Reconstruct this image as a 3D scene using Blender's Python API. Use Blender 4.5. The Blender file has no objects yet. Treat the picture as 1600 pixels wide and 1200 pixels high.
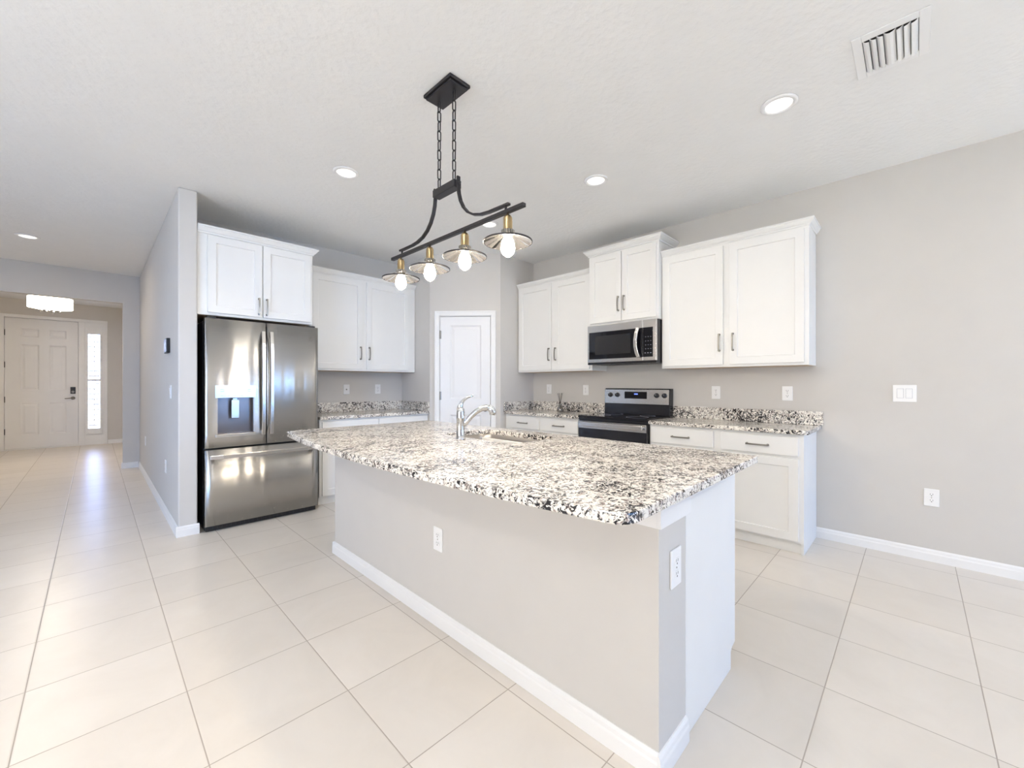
import bpy, bmesh, math, random
from mathutils import Vector, Matrix
PI = math.pi
sc = bpy.context.scene
COL = sc.collection
random.seed(7)

# ------------------------------------------------------------------ camera
CAM_H = 1.24
cam_d = bpy.data.cameras.new('camera')
cam_d.sensor_fit = 'HORIZONTAL'; cam_d.sensor_width = 36.0
cam_d.lens = 641.5 / 1600.0 * 36.0
cam_d.clip_start = 0.05; cam_d.clip_end = 200
cam = bpy.data.objects.new('camera', cam_d); COL.objects.link(cam)
cam.location = (0, 0, CAM_H)
cam.rotation_euler = (PI/2, 0, -math.radians(45.5))
sc.camera = cam

# ------------------------------------------------------------------ exposure, world
vs = sc.view_settings
sc.display_settings.display_device = 'sRGB'
vs.view_transform = 'Standard'; vs.look = 'None'; vs.gamma = 1.0; vs.use_curve_mapping = False
vs.exposure = 0.0
sc.cycles.diffuse_bounces = 8
sc.cycles.max_bounces = 14
SKY = 7.0
world = bpy.data.worlds.new('sky'); sc.world = world; world.use_nodes = True
wn = world.node_tree; wn.nodes.clear()
wo = wn.nodes.new('ShaderNodeOutputWorld'); wb = wn.nodes.new('ShaderNodeBackground')
wb.inputs['Strength'].default_value = SKY
# bright hazy sky to the left and front, deeper blue sky towards the rear garden
wtc = wn.nodes.new('ShaderNodeTexCoord'); wsep = wn.nodes.new('ShaderNodeSeparateXYZ')
wmr = wn.nodes.new('ShaderNodeMapRange'); wmr.inputs['From Min'].default_value = -0.85; wmr.inputs['From Max'].default_value = -0.25
wmr.interpolation_type = 'SMOOTHSTEP'
wmx = wn.nodes.new('ShaderNodeMix'); wmx.data_type = 'RGBA'
wmx.inputs['A'].default_value = (0.52, 1.42, 3.1, 1); wmx.inputs['B'].default_value = (1.0, 0.98, 0.98, 1)
wn.links.new(wtc.outputs['Generated'], wsep.inputs[0]); wn.links.new(wsep.outputs[1], wmr.inputs['Value'])
wn.links.new(wmr.outputs[0], wmx.inputs['Factor'])
wm2 = wn.nodes.new('ShaderNodeMapRange'); wm2.inputs['From Min'].default_value = 0.6; wm2.inputs['From Max'].default_value = 0.95; wm2.interpolation_type = 'SMOOTHSTEP'
wx2 = wn.nodes.new('ShaderNodeMix'); wx2.data_type = 'RGBA'; wx2.inputs['B'].default_value = (1.0, 1.4, 2.7, 1)
wn.links.new(wsep.outputs[1], wm2.inputs['Value']); wn.links.new(wm2.outputs[0], wx2.inputs['Factor'])
wn.links.new(wmx.outputs['Result'], wx2.inputs['A']); wn.links.new(wx2.outputs['Result'], wb.inputs['Color'])
wn.links.new(wb.outputs[0], wo.inputs[0])

# daylight arriving through the real window openings (light portals: they only guide the sky sampling)
def portal(name, loc, rot, sx, sy):
    l = bpy.data.lights.new(name, 'AREA'); l.shape = 'RECTANGLE'; l.size = sx; l.size_y = sy
    l.cycles.is_portal = True
    o = bpy.data.objects.new(name, l); COL.objects.link(o); o.location = loc; o.rotation_euler = rot
    return o
portal('daylight_rear', (3.19, -4.66, 1.22), (PI/2, 0, 0), 1.5, 2.3)
portal('daylight_left', (-3.66, 0.6, 1.5), (0, -PI/2, 0), 1.8, 3.6)
portal('daylight_entry', (-0.015, 12.14, 1.3), (-PI/2, 0, 0), 0.24, 1.95)

# sunshine falling through the rear sliding door onto the floor behind the camera
sl = bpy.data.lights.new('sun', 'SUN'); sl.energy = 40.0; sl.color = (0.98, 1.0, 0.90); sl.angle = math.radians(0.6)
so_ = bpy.data.objects.new('sun', sl); COL.objects.link(so_); so_.location = (2, -8, 9)
so_.rotation_euler = (math.radians(38), 0, math.radians(-8))

# lamp strengths (each lamp's own light is made in its builder)
CAN_W = 4.0
HALL_CAN_W = 10.0
ROOM_FILL_W = 18.0  # unseen fill cans added over the living area
REAR_FILL_W = 10.0  # weaker added fill cans towards the rear
BULB_E = 185.0
DRUM_W = 22.0

# ------------------------------------------------------------------ materials
def nodes(name):
    m = bpy.data.materials.new(name); m.use_nodes = True
    nt = m.node_tree; b = nt.nodes['Principled BSDF']
    return m, nt, b
def mat(name, col, rough=0.5, metal=0.0, bump=None, emit=None, coat=0.0, ior=None, spec=None):
    m, nt, b = nodes(name)
    b.inputs['Base Color'].default_value = (*col, 1)
    b.inputs['Roughness'].default_value = rough
    b.inputs['Metallic'].default_value = metal
    if coat: b.inputs['Coat Weight'].default_value = coat; b.inputs['Coat Roughness'].default_value = 0.05
    if spec is not None: b.inputs['Specular IOR Level'].default_value = spec
    # slight procedural variation on every surface
    tc = nt.nodes.new('ShaderNodeTexCoord'); n = nt.nodes.new('ShaderNodeTexNoise')
    n.inputs['Scale'].default_value = 6.0; n.inputs['Detail'].default_value = 2
    mx = nt.nodes.new('ShaderNodeMix'); mx.data_type = 'RGBA'
    mx.inputs['A'].default_value = (*[c*0.98 for c in col], 1); mx.inputs['B'].default_value = (*[min(1, c*1.02) for c in col], 1)
    nt.links.new(tc.outputs['Object'], n.inputs['Vector'])
    nt.links.new(n.outputs['Fac'], mx.inputs['Factor']); nt.links.new(mx.outputs['Result'], b.inputs['Base Color'])
    if bump:
        sca, stren, dist = bump
        nb = nt.nodes.new('ShaderNodeTexNoise'); nb.inputs['Scale'].default_value = sca; nb.inputs['Detail'].default_value = 4
        bp = nt.nodes.new('ShaderNodeBump'); bp.inputs['Strength'].default_value = stren; bp.inputs['Distance'].default_value = dist
        nt.links.new(tc.outputs['Object'], nb.inputs['Vector']); nt.links.new(nb.outputs['Fac'], bp.inputs['Height'])
        nt.links.new(bp.outputs['Normal'], b.inputs['Normal'])
    if emit:
        b.inputs['Emission Color'].default_value = (*emit[0], 1); b.inputs['Emission Strength'].default_value = emit[1]
    return m
M = {}
M['wall'] = mat('wall_paint', (0.61, 0.588, 0.56), 0.85, bump=(90, 0.06, 0.004))
M['ceiling'] = mat('ceiling_paint', (0.82, 0.82, 0.815), 0.9, bump=(30, 0.55, 0.006))
M['trim'] = mat('trim_paint', (0.82, 0.82, 0.82), 0.4)
M['cab'] = mat('cabinet_paint', (0.80, 0.80, 0.79), 0.38)
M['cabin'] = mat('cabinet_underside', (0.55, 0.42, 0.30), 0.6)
M['door'] = mat('door_paint', (0.80, 0.80, 0.81), 0.42)
M['plastic'] = mat('white_plastic', (0.84, 0.84, 0.84), 0.35)
M['slot'] = mat('dark_slot', (0.03, 0.03, 0.03), 0.6)
M['nickel'] = mat('satin_nickel', (0.30, 0.285, 0.26), 0.32, 1.0)
M['chrome'] = mat('chrome', (0.70, 0.71, 0.73), 0.05, 1.0)
M['black'] = mat('black_enamel', (0.012, 0.012, 0.016), 0.22)
M['blackglass'] = mat('black_glass', (0.006, 0.006, 0.009), 0.06)
M['darkplastic'] = mat('dark_plastic', (0.02, 0.02, 0.022), 0.4)
M['greycase'] = mat('charcoal_case', (0.035, 0.035, 0.038), 0.5)
M['bronze'] = mat('dark_bronze', (0.05, 0.048, 0.052), 0.42, 0.7)
M['brass'] = mat('antique_brass', (0.40, 0.30, 0.16), 0.35, 1.0)
M['mirrorglass'] = mat('mirrored_shade_glass', (0.80, 0.78, 0.76), 0.17, 1.0)
M['bulb'] = mat('bulb_glow', (1, 0.9, 0.75), 0.3, emit=((1.0, 0.86, 0.66), BULB_E))
M['lens'] = mat('lamp_lens', (1, 1, 1), 0.4, emit=((1.0, 0.93, 0.84), 1.5))
M['drum'] = mat('drum_shade_fabric', (0.9, 0.87, 0.8), 0.8, emit=((1.0, 0.87, 0.70), 15.0))
M['display'] = mat('blue_display', (0.1, 0.15, 0.6), 0.3, emit=((0.15, 0.25, 1.0), 1.5))
M['mark'] = mat('markings_and_gap_shade', (0.35, 0.36, 0.42), 0.5)
M['reed'] = mat('dark_reed', (0.05, 0.035, 0.025), 0.7)
M['paper'] = mat('white_card', (0.85, 0.85, 0.83), 0.7)
M['foliage'] = mat('hedge_leaves', (0.10, 0.22, 0.06), 0.7)
M['concrete'] = mat('concrete', (0.55, 0.54, 0.52), 0.8)
M['vinyl'] = mat('white_vinyl', (0.8, 0.8, 0.8), 0.4)

def mat_steel(name, col, rough, wav=0.0, aniso=0.0):
    m, nt, b = nodes(name)
    b.inputs['Metallic'].default_value = 1.0
    tc = nt.nodes.new('ShaderNodeTexCoord')
    mp = nt.nodes.new('ShaderNodeMapping'); mp.inputs['Scale'].default_value = (220, 220, 1.5)
    n = nt.nodes.new('ShaderNodeTexNoise'); n.inputs['Scale'].default_value = 1.0; n.inputs['Detail'].default_value = 3
    cr = nt.nodes.new('ShaderNodeMapRange'); cr.inputs['To Min'].default_value = rough*0.97; cr.inputs['To Max'].default_value = rough*1.03
    mx = nt.nodes.new('ShaderNodeMix'); mx.data_type = 'RGBA'
    mx.inputs['A'].default_value = (*[c*0.99 for c in col], 1); mx.inputs['B'].default_value = (*[min(1, c*1.01) for c in col], 1)
    L = nt.links.new
    L(tc.outputs['Object'], mp.inputs['Vector']); L(mp.outputs[0], n.inputs['Vector'])
    L(n.outputs['Fac'], cr.inputs['Value']); L(cr.outputs[0], b.inputs['Roughness'])
    L(n.outputs['Fac'], mx.inputs['Factor']); L(mx.outputs['Result'], b.inputs['Base Color'])
    tg = nt.nodes.new('ShaderNodeTangent'); tg.direction_type = 'UV_MAP'; tg.uv_map = 'uv'
    L(tg.outputs[0], b.inputs['Tangent'])
    b.inputs['Anisotropic'].default_value = aniso; b.inputs['Anisotropic Rotation'].default_value = 0.25
    if wav:
        m2 = nt.nodes.new('ShaderNodeMapping'); m2.inputs['Scale'].default_value = (9.0, 9.0, 1.6)
        n2 = nt.nodes.new('ShaderNodeTexNoise'); n2.inputs['Scale'].default_value = 1.0; n2.inputs['Detail'].default_value = 1
        bp = nt.nodes.new('ShaderNodeBump'); bp.inputs['Strength'].default_value = 1.0; bp.inputs['Distance'].default_value = wav
        L(tc.outputs['Object'], m2.inputs['Vector']); L(m2.outputs[0], n2.inputs['Vector'])
        L(n2.outputs['Fac'], bp.inputs['Height'])
        m3 = nt.nodes.new('ShaderNodeMapping'); m3.inputs['Scale'].default_value = (0.6, 0.6, 330.0)
        n3 = nt.nodes.new('ShaderNodeTexNoise'); n3.inputs['Scale'].default_value = 1.0; n3.inputs['Detail'].default_value = 2
        bq = nt.nodes.new('ShaderNodeBump'); bq.inputs['Strength'].default_value = 1.0; bq.inputs['Distance'].default_value = 0.00032
        L(tc.outputs['Object'], m3.inputs['Vector']); L(m3.outputs[0], n3.inputs['Vector']); L(n3.outputs['Fac'], bq.inputs['Height'])
        L(bp.outputs['Normal'], bq.inputs['Normal']); L(bq.outputs['Normal'], b.inputs['Normal'])
    return m
M['steel'] = mat_steel('stainless_steel', (0.50, 0.488, 0.47), 0.27, wav=0.0060, aniso=0.98)
M['steelflat'] = mat_steel('brushed_stainless', (0.62, 0.605, 0.585), 0.26)
M['sinksteel'] = mat_steel('sink_stainless', (0.50, 0.46, 0.42), 0.32)

def mat_glass(name, mixv=0.08, tint=(1, 1, 1)):
    m = bpy.data.materials.new(name); m.use_nodes = True; nt = m.node_tree; nt.nodes.clear()
    o = nt.nodes.new('ShaderNodeOutputMaterial'); t = nt.nodes.new('ShaderNodeBsdfTransparent'); g = nt.nodes.new('ShaderNodeBsdfGlossy')
    t.inputs['Color'].default_value = (*tint, 1)
    g.inputs['Roughness'].default_value = 0.02
    x = nt.nodes.new('ShaderNodeMixShader'); x.inputs['Fac'].default_value = mixv
    nt.links.new(t.outputs[0], x.inputs[1]); nt.links.new(g.outputs[0], x.inputs[2]); nt.links.new(x.outputs[0], o.inputs[0])
    return m
M['glass'] = mat_glass('window_glass')
M['bottleglass'] = mat_glass('smoked_bottle_glass', 0.18, (0.62, 0.60, 0.58))

def mat_floor():
    m, nt, b = nodes('floor_tile'); L = nt.links.new
    tc = nt.nodes.new('ShaderNodeTexCoord')
    P = 0.4575; X0 = -0.195; Y0 = 0.265
    sep = nt.nodes.new('ShaderNodeSeparateXYZ'); L(tc.outputs['Object'], sep.inputs[0])
    def mth(op, a, bv=None):
        n = nt.nodes.new('ShaderNodeMath'); n.operation = op
        if isinstance(a, (int, float)): n.inputs[0].default_value = a
        else: L(a, n.inputs[0])
        if bv is not None:
            if isinstance(bv, (int, float)): n.inputs[1].default_value = bv
            else: L(bv, n.inputs[1])
        return n.outputs[0]
    def edge(c, off):
        f = mth('DIVIDE', mth('SUBTRACT', c, off), P)
        fl = mth('FLOOR', f); fr = mth('SUBTRACT', f, fl)
        e = mth('MINIMUM', fr, mth('SUBTRACT', 1.0, fr))
        return mth('MULTIPLY', e, P), fl
    ex, ix = edge(sep.outputs[0], X0); ey, iy = edge(sep.outputs[1], Y0)
    g = mth('LESS_THAN', mth('MINIMUM', ex, ey), 0.0019)
    # per tile tone
    cmb = nt.nodes.new('ShaderNodeCombineXYZ'); L(ix, cmb.inputs[0]); L(iy, cmb.inputs[1])
    wn_ = nt.nodes.new('ShaderNodeTexWhiteNoise'); L(cmb.outputs[0], wn_.inputs['Vector'])
    n1 = nt.nodes.new('ShaderNodeTexNoise'); n1.inputs['Scale'].default_value = 2.6; n1.inputs['Detail'].default_value = 6; n1.inputs['Roughness'].default_value = 0.62; n1.inputs['Distortion'].default_value = 0.8
    off = nt.nodes.new('ShaderNodeVectorMath'); off.operation = 'MULTIPLY_ADD'
    L(wn_.outputs['Color'], off.inputs[0]); off.inputs[1].default_value = (6, 6, 6); L(tc.outputs['Object'], off.inputs[2])
    L(off.outputs[0], n1.inputs['Vector'])
    fac = mth('ADD', mth('MULTIPLY', n1.outputs['Fac'], 0.8), mth('MULTIPLY', wn_.outputs['Value'], 0.25))
    cr = nt.nodes.new('ShaderNodeValToRGB'); L(fac, cr.inputs[0])
    cr.color_ramp.elements[0].position = 0.25; cr.color_ramp.elements[0].color = (0.635, 0.585, 0.525, 1)
    cr.color_ramp.elements[1].position = 0.8; cr.color_ramp.elements[1].color = (0.735, 0.685, 0.625, 1)
    mx = nt.nodes.new('ShaderNodeMix'); mx.data_type = 'RGBA'
    L(g, mx.inputs['Factor']); L(cr.outputs[0], mx.inputs['A']); mx.inputs['B'].default_value = (0.40, 0.35, 0.30, 1)
    L(mx.outputs['Result'], b.inputs['Base Color'])
    r = mth('ADD', mth('MULTIPLY', g, 0.35), mth('ADD', 0.25, mth('MULTIPLY', n1.outputs['Fac'], 0.1)))
    L(r, b.inputs['Roughness'])
    # pillowed tile edges and grout groove
    h = mth('MINIMUM', mth('MULTIPLY', mth('MINIMUM', ex, ey), 180.0), 1.0)
    bp = nt.nodes.new('ShaderNodeBump'); bp.inputs['Strength'].default_value = 0.35; bp.inputs['Distance'].default_value = 0.002
    L(h, bp.inputs['Height']); L(bp.outputs['Normal'], b.inputs['Normal'])
    return m
M['floor'] = mat_floor()

def mat_granite():
    m, nt, b = nodes('speckled_granite'); L = nt.links.new
    tc = nt.nodes.new('ShaderNodeTexCoord')
    def noise(scale, detail=3, dist=0.0, rough=0.55):
        n = nt.nodes.new('ShaderNodeTexNoise'); n.inputs['Scale'].default_value = scale; n.inputs['Detail'].default_value = detail
        n.inputs['Distortion'].default_value = dist; n.inputs['Roughness'].default_value = rough
        L(tc.outputs['Object'], n.inputs['Vector']); return n.outputs['Fac']
    def ramp(f, stops):
        r = nt.nodes.new('ShaderNodeValToRGB'); L(f, r.inputs[0]); cr = r.color_ramp
        while len(cr.elements) > 1: cr.elements.remove(cr.elements[-1])
        cr.elements[0].position, cr.elements[0].color = stops[0][0], (*stops[0][1], 1)
        for p, c in stops[1:]:
            e = cr.elements.new(p); e.color = (*c, 1)
        return r.outputs[0]
    def mixc(f, a, bb):
        x = nt.nodes.new('ShaderNodeMix'); x.data_type = 'RGBA'; L(f, x.inputs['Factor'])
        for k, v in (('A', a), ('B', bb)):
            if isinstance(v, tuple): x.inputs[k].default_value = (*v, 1)
            else: L(v, x.inputs[k])
        return x.outputs['Result']
    def mth(op, a, bv):
        n = nt.nodes.new('ShaderNodeMath'); n.operation = op
        for i, v in enumerate((a, bv)):
            if isinstance(v, (int, float)): n.inputs[i].default_value = v
            else: L(v, n.inputs[i])
        return n.outputs[0]
    big = noise(5.5, 3, 0.5)
    base = ramp(noise(40, 4, 0.6), [(0.34, (0.42, 0.38, 0.36)), (0.42, (0.72, 0.67, 0.60)), (0.52, (0.86, 0.83, 0.77))])
    brown = ramp(noise(48, 3, 1.2), [(0.575, (0, 0, 0)), (0.635, (1, 1, 1))])
    c1 = mixc(mth('MULTIPLY', brown, 0.75), base, (0.16, 0.09, 0.075))
    dk = mth('ADD', noise(55, 3, 1.5), mth('MULTIPLY', mth('SUBTRACT', big, 0.5), 0.40))
    dark = ramp(dk, [(0.535, (0, 0, 0)), (0.565, (1, 1, 1))])
    c2 = mixc(dark, c1, (0.022, 0.02, 0.022))
    gy = ramp(noise(75, 2, 0.8), [(0.60, (0, 0, 0)), (0.64, (1, 1, 1))])
    c3 = mixc(mth('MULTIPLY', gy, 0.7), c2, (0.34, 0.33, 0.33))
    L(c3, b.inputs['Base Color'])
    b.inputs['Roughness'].default_value = 0.14
    return m
M['granite'] = mat_granite()

# ------------------------------------------------------------------ mesh helpers
class MB:
    def __init__(self, tf=None):
        self.bm = bmesh.new(); self.tf = tf or (lambda u, d, z: (u, d, z)); self.mi = 0
    def _v(self, p): return self.bm.verts.new(self.tf(*p))
    def _f(self, vs, smooth=False):
        try: f = self.bm.faces.new(vs)
        except ValueError: return None
        f.material_index = self.mi; f.smooth = smooth; return f
    def box(self, a0, a1, b0, b1, c0, c1):
        v = [self._v((x, y, z)) for z in (c0, c1) for y in (b0, b1) for x in (a0, a1)]
        for q in ((0, 1, 3, 2), (4, 5, 7, 6), (0, 1, 5, 4), (2, 3, 7, 6), (0, 2, 6, 4), (1, 3, 7, 5)): self._f([v[i] for i in q])
        return self
    def prism(self, pts, axis, a, b):
        """polygon pts in the two other axes, extruded along axis from a to b"""
        def mk(p, t):
            return {0: (t, p[0], p[1]), 1: (p[0], t, p[1]), 2: (p[0], p[1], t)}[axis]
        A = [self._v(mk(p, a)) for p in pts]; B = [self._v(mk(p, b)) for p in pts]
        self._f(A); self._f(B[::-1])
        n = len(pts)
        for i in range(n): self._f([A[i], A[(i+1) % n], B[(i+1) % n], B[i]])
        return self
    def tube(self, pts, r, seg=10, cap=True, smooth=True):
        pts = [Vector(p) for p in pts]; rs = r if isinstance(r, (list, tuple)) else [r]*len(pts)
        rings = []; up = None
        for i, p in enumerate(pts):
            t = (pts[min(i+1, len(pts)-1)] - pts[max(i-1, 0)]).normalized()
            if up is None:
                up = Vector((0, 0, 1)) if abs(t.z) < 0.9 else Vector((1, 0, 0))
            s = t.cross(up).normalized(); up = s.cross(t).normalized()
            rings.append([self._v(tuple(p + (s*math.cos(2*PI*k/seg) + up*math.sin(2*PI*k/seg))*rs[i])) for k in range(seg)])
        for A, B in zip(rings, rings[1:]):
            for k in range(seg): self._f([A[k], A[(k+1) % seg], B[(k+1) % seg], B[k]], smooth)
        if cap: self._f(rings[0]); self._f(rings[-1][::-1])
        return self
    def sweep(self, pts, w, h, side=(1, 0, 0)):
        pts = [Vector(p) for p in pts]; s = Vector(side).normalized(); rings = []
        for i, p in enumerate(pts):
            t = (pts[min(i+1, len(pts)-1)] - pts[max(i-1, 0)]).normalized(); n = t.cross(s).normalized()
            rings.append([self._v(tuple(p + s*(a*w/2) + n*(b*h/2))) for a, b in ((-1, -1), (1, -1), (1, 1), (-1, 1))])
        for A, B in zip(rings, rings[1:]):
            for k in range(4): self._f([A[k], A[(k+1) % 4], B[(k+1) % 4], B[k]])
        self._f(rings[0]); self._f(rings[-1][::-1]); return self
    def lathe(self, prof, c, seg=24, axis='z', smooth=True):
        """prof: list of (r, t) ; axis direction for t"""
        rings = []
        for r, t in prof:
            ring = []
            for k in range(seg):
                a = 2*PI*k/seg; x, y = r*math.cos(a), r*math.sin(a)
                p = {'z': (c[0]+x, c[1]+y, c[2]+t), 'x': (c[0]+t, c[1]+x, c[2]+y), 'y': (c[0]+x, c[1]+t, c[2]+y)}[axis]
                ring.append(self._v(p))
            rings.append(ring)
        for A, B in zip(rings, rings[1:]):
            for k in range(seg): self._f([A[k], A[(k+1) % seg], B[(k+1) % seg], B[k]], smooth)
        closed = math.hypot(prof[0][0]-prof[-1][0], prof[0][1]-prof[-1][1]) < 1e-7
        if prof[0][0] > 1e-6 and not closed: self._f(rings[0])
        if prof[-1][0] > 1e-6 and not closed: self._f(rings[-1][::-1])
        bmesh.ops.remove_doubles(self.bm, verts=[v for rg in rings for v in rg], dist=1e-6)
        return self
    def torus_link(self, c, L, W, r, plane, seg=20, sec=6):
        """an oval chain link, long axis vertical, lying in plane 'x' or 'y'"""
        R = W/2 - r; H = L/2 - W/2
        path = []
        for k in range(seg):
            a = 2*PI*k/seg
            h = R*math.cos(a); v = R*math.sin(a) + (H if math.sin(a) >= 0 else -H)
            path.append((h, v))
        rings = []
        for k in range(seg):
            p = path[k]; q = path[(k+1) % seg]; o = path[k-1]
            t = Vector((q[0]-o[0], q[1]-o[1])).normalized(); n = Vector((t.y, -t.x))
            ring = []
            for j in range(sec):
                b = 2*PI*j/sec; hh = p[0] + n.x*r*math.cos(b); vv = p[1] + n.y*r*math.cos(b); dd = r*math.sin(b)
                ring.append(self._v((c[0]+hh, c[1]+dd, c[2]+vv) if plane == 'x' else (c[0]+dd, c[1]+hh, c[2]+vv)))
            rings.append(ring)
        for k in range(seg):
            A, B = rings[k], rings[(k+1) % seg]
            for j in range(sec): self._f([A[j], A[(j+1) % sec], B[(j+1) % sec], B[j]], True)
        return self
    def paneled(self, u0, u1, z0, z1, d0, d1, rects, mould=0.012, depth=0.007, raise_in=0.0, raise_d=0.0):
        """a slab in local (u, d, z) whose front (d1) has recessed panels"""
        us = sorted({u0, u1, *[r[0] for r in rects], *[r[1] for r in rects]}); zs = sorted({z0, z1, *[r[2] for r in rects], *[r[3] for r in rects]})
        inside = lambda u, z: any(r[0] < u < r[1] and r[2] < z < r[3] for r in rects)
        G = {}
        def gv(u, z, d):
            k = (round(u, 5), round(z, 5), round(d, 5))
            if k not in G: G[k] = self._v((u, d, z))
            return G[k]
        for i in range(len(us)-1):
            for j in range(len(zs)-1):
                if not inside((us[i]+us[i+1])/2, (zs[j]+zs[j+1])/2):
                    self._f([gv(us[i], zs[j], d1), gv(us[i+1], zs[j], d1), gv(us[i+1], zs[j+1], d1), gv(us[i], zs[j+1], d1)])
        def ringf(ra, da, rb, db, us_, zs_):
            # frame between rectangle ra (depth da) and rb (depth db)
            A = [(ra[0], ra[2]), (ra[1], ra[2]), (ra[1], ra[3]), (ra[0], ra[3])]; B = [(rb[0], rb[2]), (rb[1], rb[2]), (rb[1], rb[3]), (rb[0], rb[3])]
            for k in range(4):
                a, a2, b_, b2 = A[k], A[(k+1) % 4], B[k], B[(k+1) % 4]
                self._f([gv(*a, da), gv(*a2, da), gv(*b2, db), gv(*b_, db)])
        for r in rects:
            r1 = (r[0]+mould, r[1]-mould, r[2]+mould, r[3]-mould)
            ringf(r, d1, r1, d1-depth, us, zs)
            last, dl = r1, d1-depth
            if raise_in:
                r2 = (r1[0]+0.006, r1[1]-0.006, r1[2]+0.006, r1[3]-0.006); ringf(last, dl, r2, dl, us, zs)
                r3 = (r2[0]+raise_in, r2[1]-raise_in, r2[2]+raise_in, r2[3]-raise_in); ringf(r2, dl, r3, dl+raise_d, us, zs)
                last, dl = r3, dl+raise_d
            self._f([gv(last[0], last[2], dl), gv(last[1], last[2], dl), gv(last[1], last[3], dl), gv(last[0], last[3], dl)])
        # sides and back
        for i in range(len(us)-1):
            for z in (z0, z1): self._f([gv(us[i], z, d1), gv(us[i+1], z, d1), gv(us[i+1], z, d0), gv(us[i], z, d0)])
        for j in range(len(zs)-1):
            for u in (u0, u1): self._f([gv(u, zs[j], d1), gv(u, zs[j+1], d1), gv(u, zs[j+1], d0), gv(u, zs[j], d0)])
        for i in range(len(us)-1):
            for j in range(len(zs)-1):
                self._f([gv(us[i], zs[j], d0), gv(us[i+1], zs[j], d0), gv(us[i+1], zs[j+1], d0), gv(us[i], zs[j+1], d0)])
        return self
    def build(self, name, mats, parent=None, bevel=0.0, seg=2, recalc=True, label=None):
        if not isinstance(mats, (list, tuple)): mats = [mats]
        if recalc: bmesh.ops.recalc_face_normals(self.bm, faces=self.bm.faces[:])
        base = Vector((0, 0, 0)); p = parent
        while p is not None: base += p.location; p = p.parent
        for v in self.bm.verts: v.co -= base
        uvl = self.bm.loops.layers.uv.new('uv')
        for f in self.bm.faces:
            for lp in f.loops: lp[uvl].uv = (lp.vert.co.x + lp.vert.co.y, lp.vert.co.z)
        me = bpy.data.meshes.new(name); self.bm.to_mesh(me); self.bm.free()
        for m in mats: me.materials.append(m)
        o = bpy.data.objects.new(name, me); COL.objects.link(o)
        if parent is not None: o.parent = parent
        if bevel:
            bv = o.modifiers.new('bevel', 'BEVEL'); bv.width = bevel; bv.segments = seg; bv.limit_method = 'ANGLE'; bv.angle_limit = math.radians(40)
        if label: o['label'] = label
        return o

def tag(o, label, cat, group=None):
    o['label'] = label; o['category'] = cat
    if group: o['group'] = group
    return o
def thing(name, label, cat, loc, group=None):
    o = bpy.data.objects.new(name, None); COL.objects.link(o); o.location = loc
    o.empty_display_size = 0.1
    return tag(o, label, cat, group)
def struct(o):
    o['kind'] = 'structure'; return o
def arc(c, r, a0, a1, n):
    return [(c[0]+r*math.cos(math.radians(a0+(a1-a0)*i/n)), c[1]+r*math.sin(math.radians(a0+(a1-a0)*i/n))) for i in range(n+1)]

# ------------------------------------------------------------------ key planes
CEIL = 2.84
XR = 4.105          # right wall
YB = 4.95           # kitchen back wall
XP0, XP1 = 0.476, 0.602   # partition wall
YP = 4.256          # end of partition wall
YH = 8.28           # hall opening
YD = 12.0           # entry wall
PA = (2.915, 4.293); PB = (3.495, 3.633)      # pantry diagonal
ZT = 0.906; ZU = 0.874                          # counter top / underside

# ------------------------------------------------------------------ room shell
struct(MB().box(-3.8, 4.4, -4.8, 12.4, -0.1, 0.0).build('floor', M['floor']))
struct(MB().box(-3.8, 4.4, -4.8, 12.4, CEIL, CEIL+0.1).build('ceiling', M['ceiling']))
struct(MB().box(XR, XR+0.14, -4.74, 5.09, 0, CEIL).build('wall_right', M['wall']))
struct(MB().box(XP1, XR, YB, YB+0.12, 0, CEIL).build('wall_back', M['wall']))
struct(MB().box(XP0, XP1, YP, YH, 0, CEIL).build('wall_partition', M['wall'], bevel=0.012, seg=3))
w = MB(); w.box(0.294, XP1, YH, YH+0.12, 0, CEIL); w.box(-1.75, 0.294, YH, YH+0.12, 2.425, CEIL); w.box(-3.6, -1.75, YH, YH+0.12, 0, CEIL)
struct(w.build('wall_hall', M['wall']))
w = MB(); w.box(0.47, 0.60, YH+0.12, YD+0.14, 0, CEIL)
struct(w.build('wall_foyer', M['wall']))
# entry wall with door and sidelight opening
w = MB(); w.box(-3.6, -1.20, YD, YD+0.14, 0, CEIL); w.box(-1.20, 0.195, YD, YD+0.14, 2.53, CEIL); w.box(0.195, 0.47, YD, YD+0.14, 0, CEIL)
struct(w.build('wall_front', M['wall']))
# left wall with a window opening, rear wall with a sliding door opening
w = MB(); w.box(-3.74, -3.60, -4.74, -1.2, 0, CEIL); w.box(-3.74, -3.60, 2.4, YD+0.14, 0, CEIL); w.box(-3.74, -3.60, -1.2, 2.4, 0, 0.6); w.box(-3.74, -3.60, -1.2, 2.4, 2.4, CEIL)
struct(w.build('wall_left', M['wall']))
w = MB(); w.box(-3.60, 2.38, -4.74, -4.60, 0, CEIL); w.box(3.98, XR, -4.74, -4.60, 0, CEIL); w.box(2.38, 3.98, -4.74, -4.60, 2.42, CEIL)
struct(w.build('wall_rear', M['wall']))
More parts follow.
